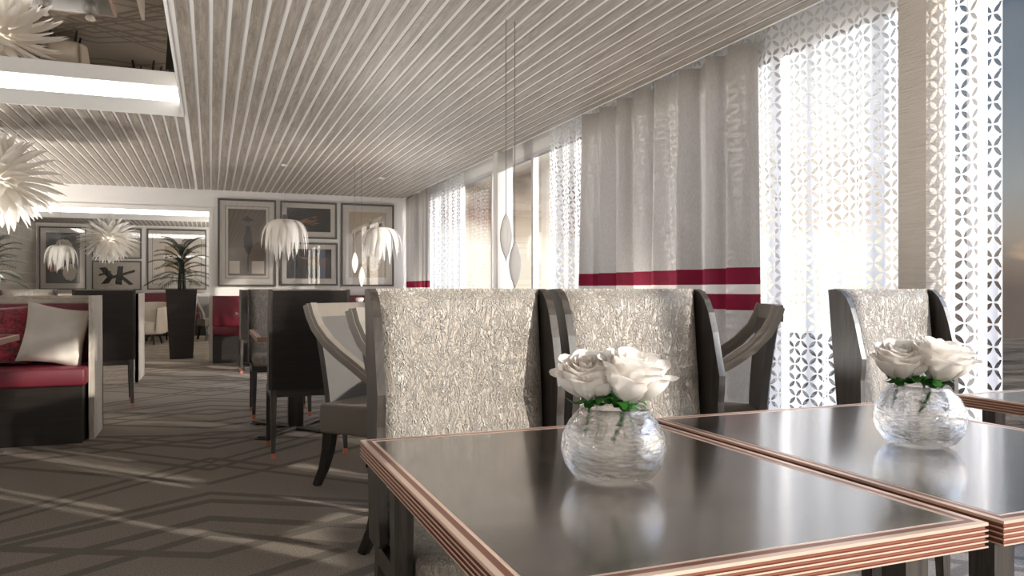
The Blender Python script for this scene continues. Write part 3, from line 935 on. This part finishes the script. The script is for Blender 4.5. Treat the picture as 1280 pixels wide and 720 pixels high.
def leaf(mb, base, axis, out, L, w, bend, cup=.25, nv=9):
    """curved pointed leaf from base, starting along axis, bending toward out"""
    axis = Vector(axis).normalized(); out = Vector(out).normalized()
    side = axis.cross(out); side = side.normalized() if side.length > 1e-4 else axis.orthogonal().normalized()
    pts = []; p = Vector(base)
    for j in range(nv + 1):
        v = j / nv
        d = (axis * (1 - v * bend) + out * v * bend).normalized()
        ww = w * math.sin(PI * min(1, (v * .86 + .14))) ** .8 * (1 if v < .999 else .02)
        nn = side.cross(d).normalized()
        pts.append([p + side * ww * a + nn * (-cup * ww * (a * a)) for a in (-1, -.5, 0, .5, 1)])
        p = p + d * (L / nv)
    vs = [q for r in pts for q in r]
    mb.add(vs, [(j * 5 + i, j * 5 + i + 1, (j + 1) * 5 + i + 1, (j + 1) * 5 + i) for j in range(nv) for i in range(4)], 0, True)


def cord_and_rose(t, z0, ztop, mats=M_wire, r=.0022):
    MB().tube([(0, 0, z0), (0, 0, ztop)], r, 6).build('cord', mats, t)
    MB().lathe([(0, ztop + .001), (.04, ztop + .0005), (.04, ztop - .015), (0, ztop - .02)], 16).build('ceiling_cup', M_white, t)


def make_star(label, loc, group):
    t = thing('star_pendant', label, 'lamp', loc, 0, group)
    mb = MB(); n_ = 120
    for k in range(n_):
        z = 1 - 2 * (k + .5) / n_; a = k * 2.39996
        r = math.sqrt(1 - z * z); d = Vector((r * math.cos(a), r * math.sin(a), z))
        bendto = Vector((d.x * .6, d.y * .6, -1.0)) if z < .35 else Vector((d.x, d.y, .2 - z * .1))
        L = .47 * (1 - .25 * abs(z)) if z > -.6 else .36
        leaf(mb, d * .14, d, bendto, L, .058, .30, .5)
    mb.build('lamp_shade', M_shade, t, fix=False)
    MB().lathe([(0, -.13), (.08, -.11), (.12, -.05), (.13, .0), (.11, .07), (.07, .12), (0, .14)], 20).build('core', M_globe, t)
    cord_and_rose(t, .13, ZC - loc[2])
    return t


st1 = make_star('large white leafy star pendant at the left edge, reflected in the ceiling mirror', (-1.85, 8.35, 2.08), 'white leafy star pendants')
dup(st1, (-1.84, 16.8, 2.06), .5, 'white leafy star pendant in the far room above the opening')


for p_ in ((-1.85, 8.35, 2.08), (-1.84, 16.8, 2.06)): lamp('pendant_lamp', 'POINT', p_, .5, (1, .93, .84), .05)


def make_tulip(label, loc):
    t = thing('tulip_pendant', label, 'lamp', loc, 0, 'drooping leaf pendants')
    mb = MB()
    for n_, Rm, drop, w_, st in [(9, .245, .33, .052, .0), (9, .20, .38, .052, .5), (7, .13, .43, .046, .25), (5, .07, .45, .04, .6)]:
        for k in range(n_):
            a = 2 * PI * (k + st) / n_ + .1 * (k % 3); c_, s_ = math.cos(a), math.sin(a); rr = Rm * (1 - .06 * (k % 2)); dd = drop * (1 + .08 * (k % 3))
            def f(u, v, c_=c_, s_=s_, rr=rr, dd=dd):
                q = (u - .5) * 2
                ww = w_ * math.sin(PI * min(1, v * .86 + .14)) ** .8 * (1 if v < .99 else .03)
                r = .03 + rr * math.sin(min(1, v * 1.12) * PI / 2) ** .9 - .25 * ww * q * q
                z = .20 + .03 * math.sin(v * PI) - dd * v ** 1.9
                return (r * c_ - q * ww * s_, r * s_ + q * ww * c_, z)
            mb.grid(f, 4, 12)
    mb.build('lamp_shade', M_shade, t, fix=False)
    MB().lathe([(0, .265), (.022, .262), (.03, .25), (.034, .20), (.05, .185), (0, .18)], 16).build('cap', M_steel, t)
    cord_and_rose(t, .262, ZC - loc[2], r=.0012)
    return t


tu = make_tulip('white drooping-leaf pendant in front of the left framed pictures', (.835, 9.62, 1.72))
dup(tu, (2.12, 10.15, 1.70), .4, 'white drooping-leaf pendant in front of the rightmost framed picture')
dup(tu, (-2.52, 15.9, 1.68), .8, 'small white drooping-leaf pendant far back in front of the dark flower picture')


def make_almond(label, loc, rz=0):
    t = thing('almond_pendant', label, 'lamp', loc, rz, 'almond-shaped pendants')
    hh = .125
    prof = []
    for i in range(19):
        z = -hh + 2 * hh * i / 18; r = .040 * max(0.0, math.cos(PI / 2 * z / hh)) ** .8
        prof.append((max(r, .0012), z))
    b_ = MB().lathe(prof, 24)
    b_.v = [(x, y * .55, z) for x, y, z in b_.v]
    b_.build('lamp_shade', M_shade, t)
    s_ = MB()
    for s in (-1, 1): s_.tube([(s * r * 1.01, 0, z) for r, z in prof], .0022, 6)
    s_.build('edge_seam', M_steel, t)
    MB().tube([(0, 0, -hh), (0, 0, -hh - .018)], [.004, .0012], 6).build('tip', M_steel, t)
    MB().tube([(0, 0, hh - .002), (0, 0, ZC - loc[2] + .0)], .0022, 6).build('cord', M_wire, t)
    return t


al = make_almond('higher of the two almond pendants in front of the bright window', (1.535, 4.0, 1.378), .3)
make_almond('lower of the two almond pendants in front of the bright window', (1.60, 4.03, 1.222), .3)
make_almond('higher almond pendant far back in front of the rightmost picture', (1.60, 9.2, 1.40), .2)
make_almond('lower almond pendant far back in front of the rightmost picture', (1.69, 9.25, 1.235), .2)

# ================================================================ PICTURES


def picture(x0, x1, z0, z1, Y, mw, label, arts, bg=None, fw=.028, inner=None):
    """arts: list of (name, material, [polygons in 0..1 art coordinates])"""
    t = thing('framed_picture', label, 'picture', ((x0 + x1) / 2, Y, z0))
    hw = (x1 - x0) / 2; h = z1 - z0
    f = MB()
    f.box(-hw, -hw + fw, -.03, -.001, 0, h); f.box(hw - fw, hw, -.03, -.001, 0, h); f.box(-hw + fw, hw - fw, -.03, -.001, 0, fw); f.box(-hw + fw, hw - fw, -.03, -.001, h - fw, h)
    f.build('frame', M_frame, t)
    MB().box(-hw + fw, hw - fw, -.012, -.001, fw, h - fw).build('mount', M_mount, t)
    ax0, ax1, az0, az1 = -hw + mw, hw - mw, mw * 1.1, h - mw
    aw = MB().box(ax0, ax1, -.0145, -.0121, az0, az1).build('artwork', bg, t)
    y = -.0152
    for nm, mm, polys in arts:
        pb = MB()
        for P in polys:
            pb.prism([(ax0 + p * (ax1 - ax0), az0 + q * (az1 - az0)) for p, q in P], 'Y', y, -.0146)
        pb.build(nm, mm, aw); y -= .0004
    if inner:
        ib = MB(); e = inner
        for (a, b_, c, d) in [(ax0 - e, ax1 + e, az1 + e - .008, az1 + e), (ax0 - e, ax1 + e, az0 - e, az0 - e + .008), (ax0 - e, ax0 - e + .008, az0 - e, az1 + e), (ax1 + e - .008, ax1 + e, az0 - e, az1 + e)]:
            ib.box(a, b_, -.015, -.0121, c, d)
        ib.build('inner_border', M_frame if inner < .06 else M_white, t)
    MB().box(-hw + fw, hw - fw, -.023, -.021, fw, h - fw).build('glazing', M_picglass, t)
    return t


M_a_brown = simple('print_brown', srgb(104, 92, 80), .8, var=.12, vscale=4)
M_a_dark = simple('print_dark', srgb(38, 34, 31), .8, var=.2, vscale=5)
M_a_ink = simple('print_ink', srgb(24, 21, 20), .8)
M_a_cop = simple('print_copper', srgb(178, 128, 92), .8, var=.3, vscale=30)
M_a_beige = simple('print_beige', srgb(188, 168, 142), .8, var=.3, vscale=70)
M_a_cream = simple('print_cream', srgb(214, 204, 190), .8, var=.1, vscale=40)
M_a_pink = simple('print_rose', srgb(196, 120, 102), .8, var=.3, vscale=60)
M_a_slate = simple('print_slate', srgb(108, 116, 134), .8, var=.1)


def ell(cx, cy, rx, ry, n_=24, jag=0, seed=0):
    rd = random.Random(seed)
    return [(cx + rx * (1 - jag * (i % 2) * rd.random()) * math.cos(2 * PI * i / n_), cy + ry * (1 - jag * (i % 2) * rd.random()) * math.sin(2 * PI * i / n_)) for i in range(n_)]


def spikes(cx, cy, n_, L0, L1, a0, a1, sy=1.0, seed=1):
    rd = random.Random(seed); out = []
    for i in range(n_):
        a = a0 + (a1 - a0) * rd.random(); r0 = rd.uniform(.02, L0); r1 = r0 + rd.uniform(L1 * .3, L1)
        c, s_ = math.cos(a), math.sin(a)
        out.append([(cx + r0 * c - .006 * s_, cy + (r0 * s_ + .006 * c) * sy), (cx + r0 * c + .006 * s_, cy + (r0 * s_ - .006 * c) * sy), (cx + r1 * c, cy + r1 * s_ * sy)])
    return out


YP = YW
picture(.102, .953, 1.13, 2.467, YP, .15, 'tall framed print left of the others, a dark hatted figure on brown', [
    ('figure', M_a_ink, [[(.34, .84), (.44, .87), (.5, .90), (.58, .87), (.70, .83), (.58, .82), (.52, .80), (.44, .82)],
                         [(.46, .74), (.58, .75), (.62, .62), (.64, .45), (.58, .34), (.53, .28), (.49, .34), (.42, .42), (.40, .56), (.45, .64)],
                         [(.50, .29), (.54, .29), (.54, .06), (.50, .06)]]),
    ('small_prints', M_a_cream, [[(.03, .03), (.30, .03), (.30, .22), (.03, .22)], [(.62, .03), (.95, .03), (.95, .22), (.62, .22)]])], M_a_brown, inner=.045)
picture(1.013, 1.888, 1.885, 2.467, YP, .10, 'upper framed print in the middle of the picture wall, copper plume on black', [
    ('plume', M_a_cop, spikes(.15, .38, 46, .5, .22, -.15, .40, 1.4, 3))], M_a_dark)
picture(1.013, 1.901, 1.144, 1.822, YP, .10, 'lower framed print in the middle of the picture wall, stripes and fanned feathers', [
    ('stripes', M_a_slate, [[(.70, 0), (.86, 0), (.86, 1), (.70, 1)], [(.17, 0), (.19, 0), (.19, 1), (.17, 1)], [(.54, 0), (.57, 0), (.57, 1), (.54, 1)]]),
    ('feathers', M_a_cop, spikes(.72, .56, 60, .14, .16, 1.5, 7.0, 1.3, 5) + spikes(.25, .75, 20, .4, .15, -.7, -.2, 1.0, 6))], M_a_dark)
picture(1.952, 2.812, 1.133, 2.469, YP, .13, 'tall framed beige print at the right end of the picture wall', [
    ('pattern', M_a_cream, [ell(.35, .45, .22, .26, 40, .25, 2), ell(.66, .30, .22, .22, 40, .25, 3), [(.08, .72), (.9, .96), (.9, .9), (.08, .66)], [(.55, .5), (.60, .5), (.60, .9), (.55, .9)]])], M_a_beige)
YQ = YF
picture(-3.59, -2.652, 1.08, 2.504, YQ, .13, 'far dark framed picture of three round blooms, left of the far wall', [
    ('large_bloom', M_a_cream, [ell(.52, .66, .30, .22, 48, .12, 4)]), ('rose_bloom', M_a_pink, [ell(.22, .36, .20, .14, 40, .2, 5)]), ('lower_bloom', M_a_cream, [ell(.70, .22, .22, .17, 40, .2, 6)])], M_a_dark)
picture(-2.538, -1.506, 1.80, 2.51, YQ, .12, 'far pale framed picture above the brush-stroke picture', [
    ('shapes', M_a_beige, [[(.1, .1), (.9, .1), (.9, .9), (.1, .9)]])], M_a_cream)
picture(-2.538, -1.506, 1.07, 1.75, YQ, .10, 'far framed picture of bold black brush strokes', [
    ('brush_strokes', M_a_ink, [[(.05, .85), (.22, .9), (.42, .45), (.30, .1), (.10, .05), (.25, .4)], [(.45, .05), (.62, .02), (.66, .95), (.52, .95)], [(.30, .42), (.95, .78), (.95, .66), (.32, .28)],
                                [(.62, .52), (.92, .05), (.80, .02), (.56, .40)], [(.05, .55), (.35, .72), (.35, .60), (.05, .45)]])], M_a_cream)
picture(-1.387, -.09, 1.08, 2.514, YQ, .16, 'far pale framed picture behind the palm', [
    ('shapes', M_a_beige, [[(.22, .22), (.78, .22), (.78, .78), (.22, .78)]])], M_a_cream, inner=.05)

# ================================================================ ADDED FILL LAMPS
def added_uplighter(label, x, y, h, p):  # invented fixture, kept out of view, added to brighten ceiling and far areas
    t = thing('added_uplighter', label, 'lamp', (x, y, 0), 0, 'added unseen fill lamps')
    MB().lathe([(0, 0), (.12, 0), (.12, .02), (.02, .03), (0, .03)], 24).build('base', M_steel, t)
    MB().tube([(0, 0, .02), (0, 0, h - .12)], .014, 8).build('pole', M_steel, t)
    MB().lathe([(0, h - .14), (.05, h - .14), (.13, h), (.124, h), (.05, h - .125), (0, h - .125)], 28).build('lamp_shade', M_white, t)
    lamp('added_fill_light', 'AREA', (x, y, h - .01), p, (1, .965, .92), .2, rot=(PI, 0, 0))


for lab, x, y, h, p in [
        ('added fill lamp behind the viewer by the rear wall, aisle side', -1.0, -3.2, .4, 40), ('added fill lamp behind the viewer by the rear wall, window side', 2.3, -3.2, .4, 40),
        ('added fill lamp just behind the viewer between the tables', 1.4, -1.2, .4, 32), ('added fill lamp in the aisle left of the viewer', -1.7, .4, .4, 40),
        ('added fill lamp in the aisle short of the first booth', -1.9, 3.0, .4, 40), ('added fill lamp by the left wall near the viewer', -4.6, 2.2, .4, 40),
        ('added fill lamp left of the first booth table', -3.3, 4.6, .4, 40), ('added fill lamp by the left wall beside the second booth', -4.6, 7.9, .4, 65),
        ('added fill lamp by the left wall short of the opening', -4.6, 11.3, .4, 75), ('added fill lamp hidden behind the first booth', -2.7, 8.6, .7, 48),
        ('added fill lamp hidden behind the second booth', -3.2, 11.2, .7, 62), ('added fill lamp hidden between second wing chair and almond pendants', 1.62, 2.85, .7, 7),
        ('added fill lamp hidden at the window behind the grey drape', 2.75, 4.9, .9, 4), ('added fill lamp hidden behind the nearest wing chair by the pedestal tables', 1.45, 5.25, .8, 8),
        ('added fill lamp hidden beyond the window-side table', 1.80, 8.4, .8, 14), ('added fill lamp hidden at the window by the second pillar', 2.7, 8.6, .8, 4),
        ('added fill lamp hidden by the far wall bench', 2.7, 11.4, .8, 8),
        ('added fill lamp in the far room hidden by the picture wall', 2.4, 14.0, .5, 100), ('added fill lamp in the far room right of the tub chairs', 1.3, 17.4, .5, 100),
        ('added fill lamp in the far room by the tiled side wall', -3.35, 13.6, .9, 60)]:
    added_uplighter(lab, x, y, h, p)
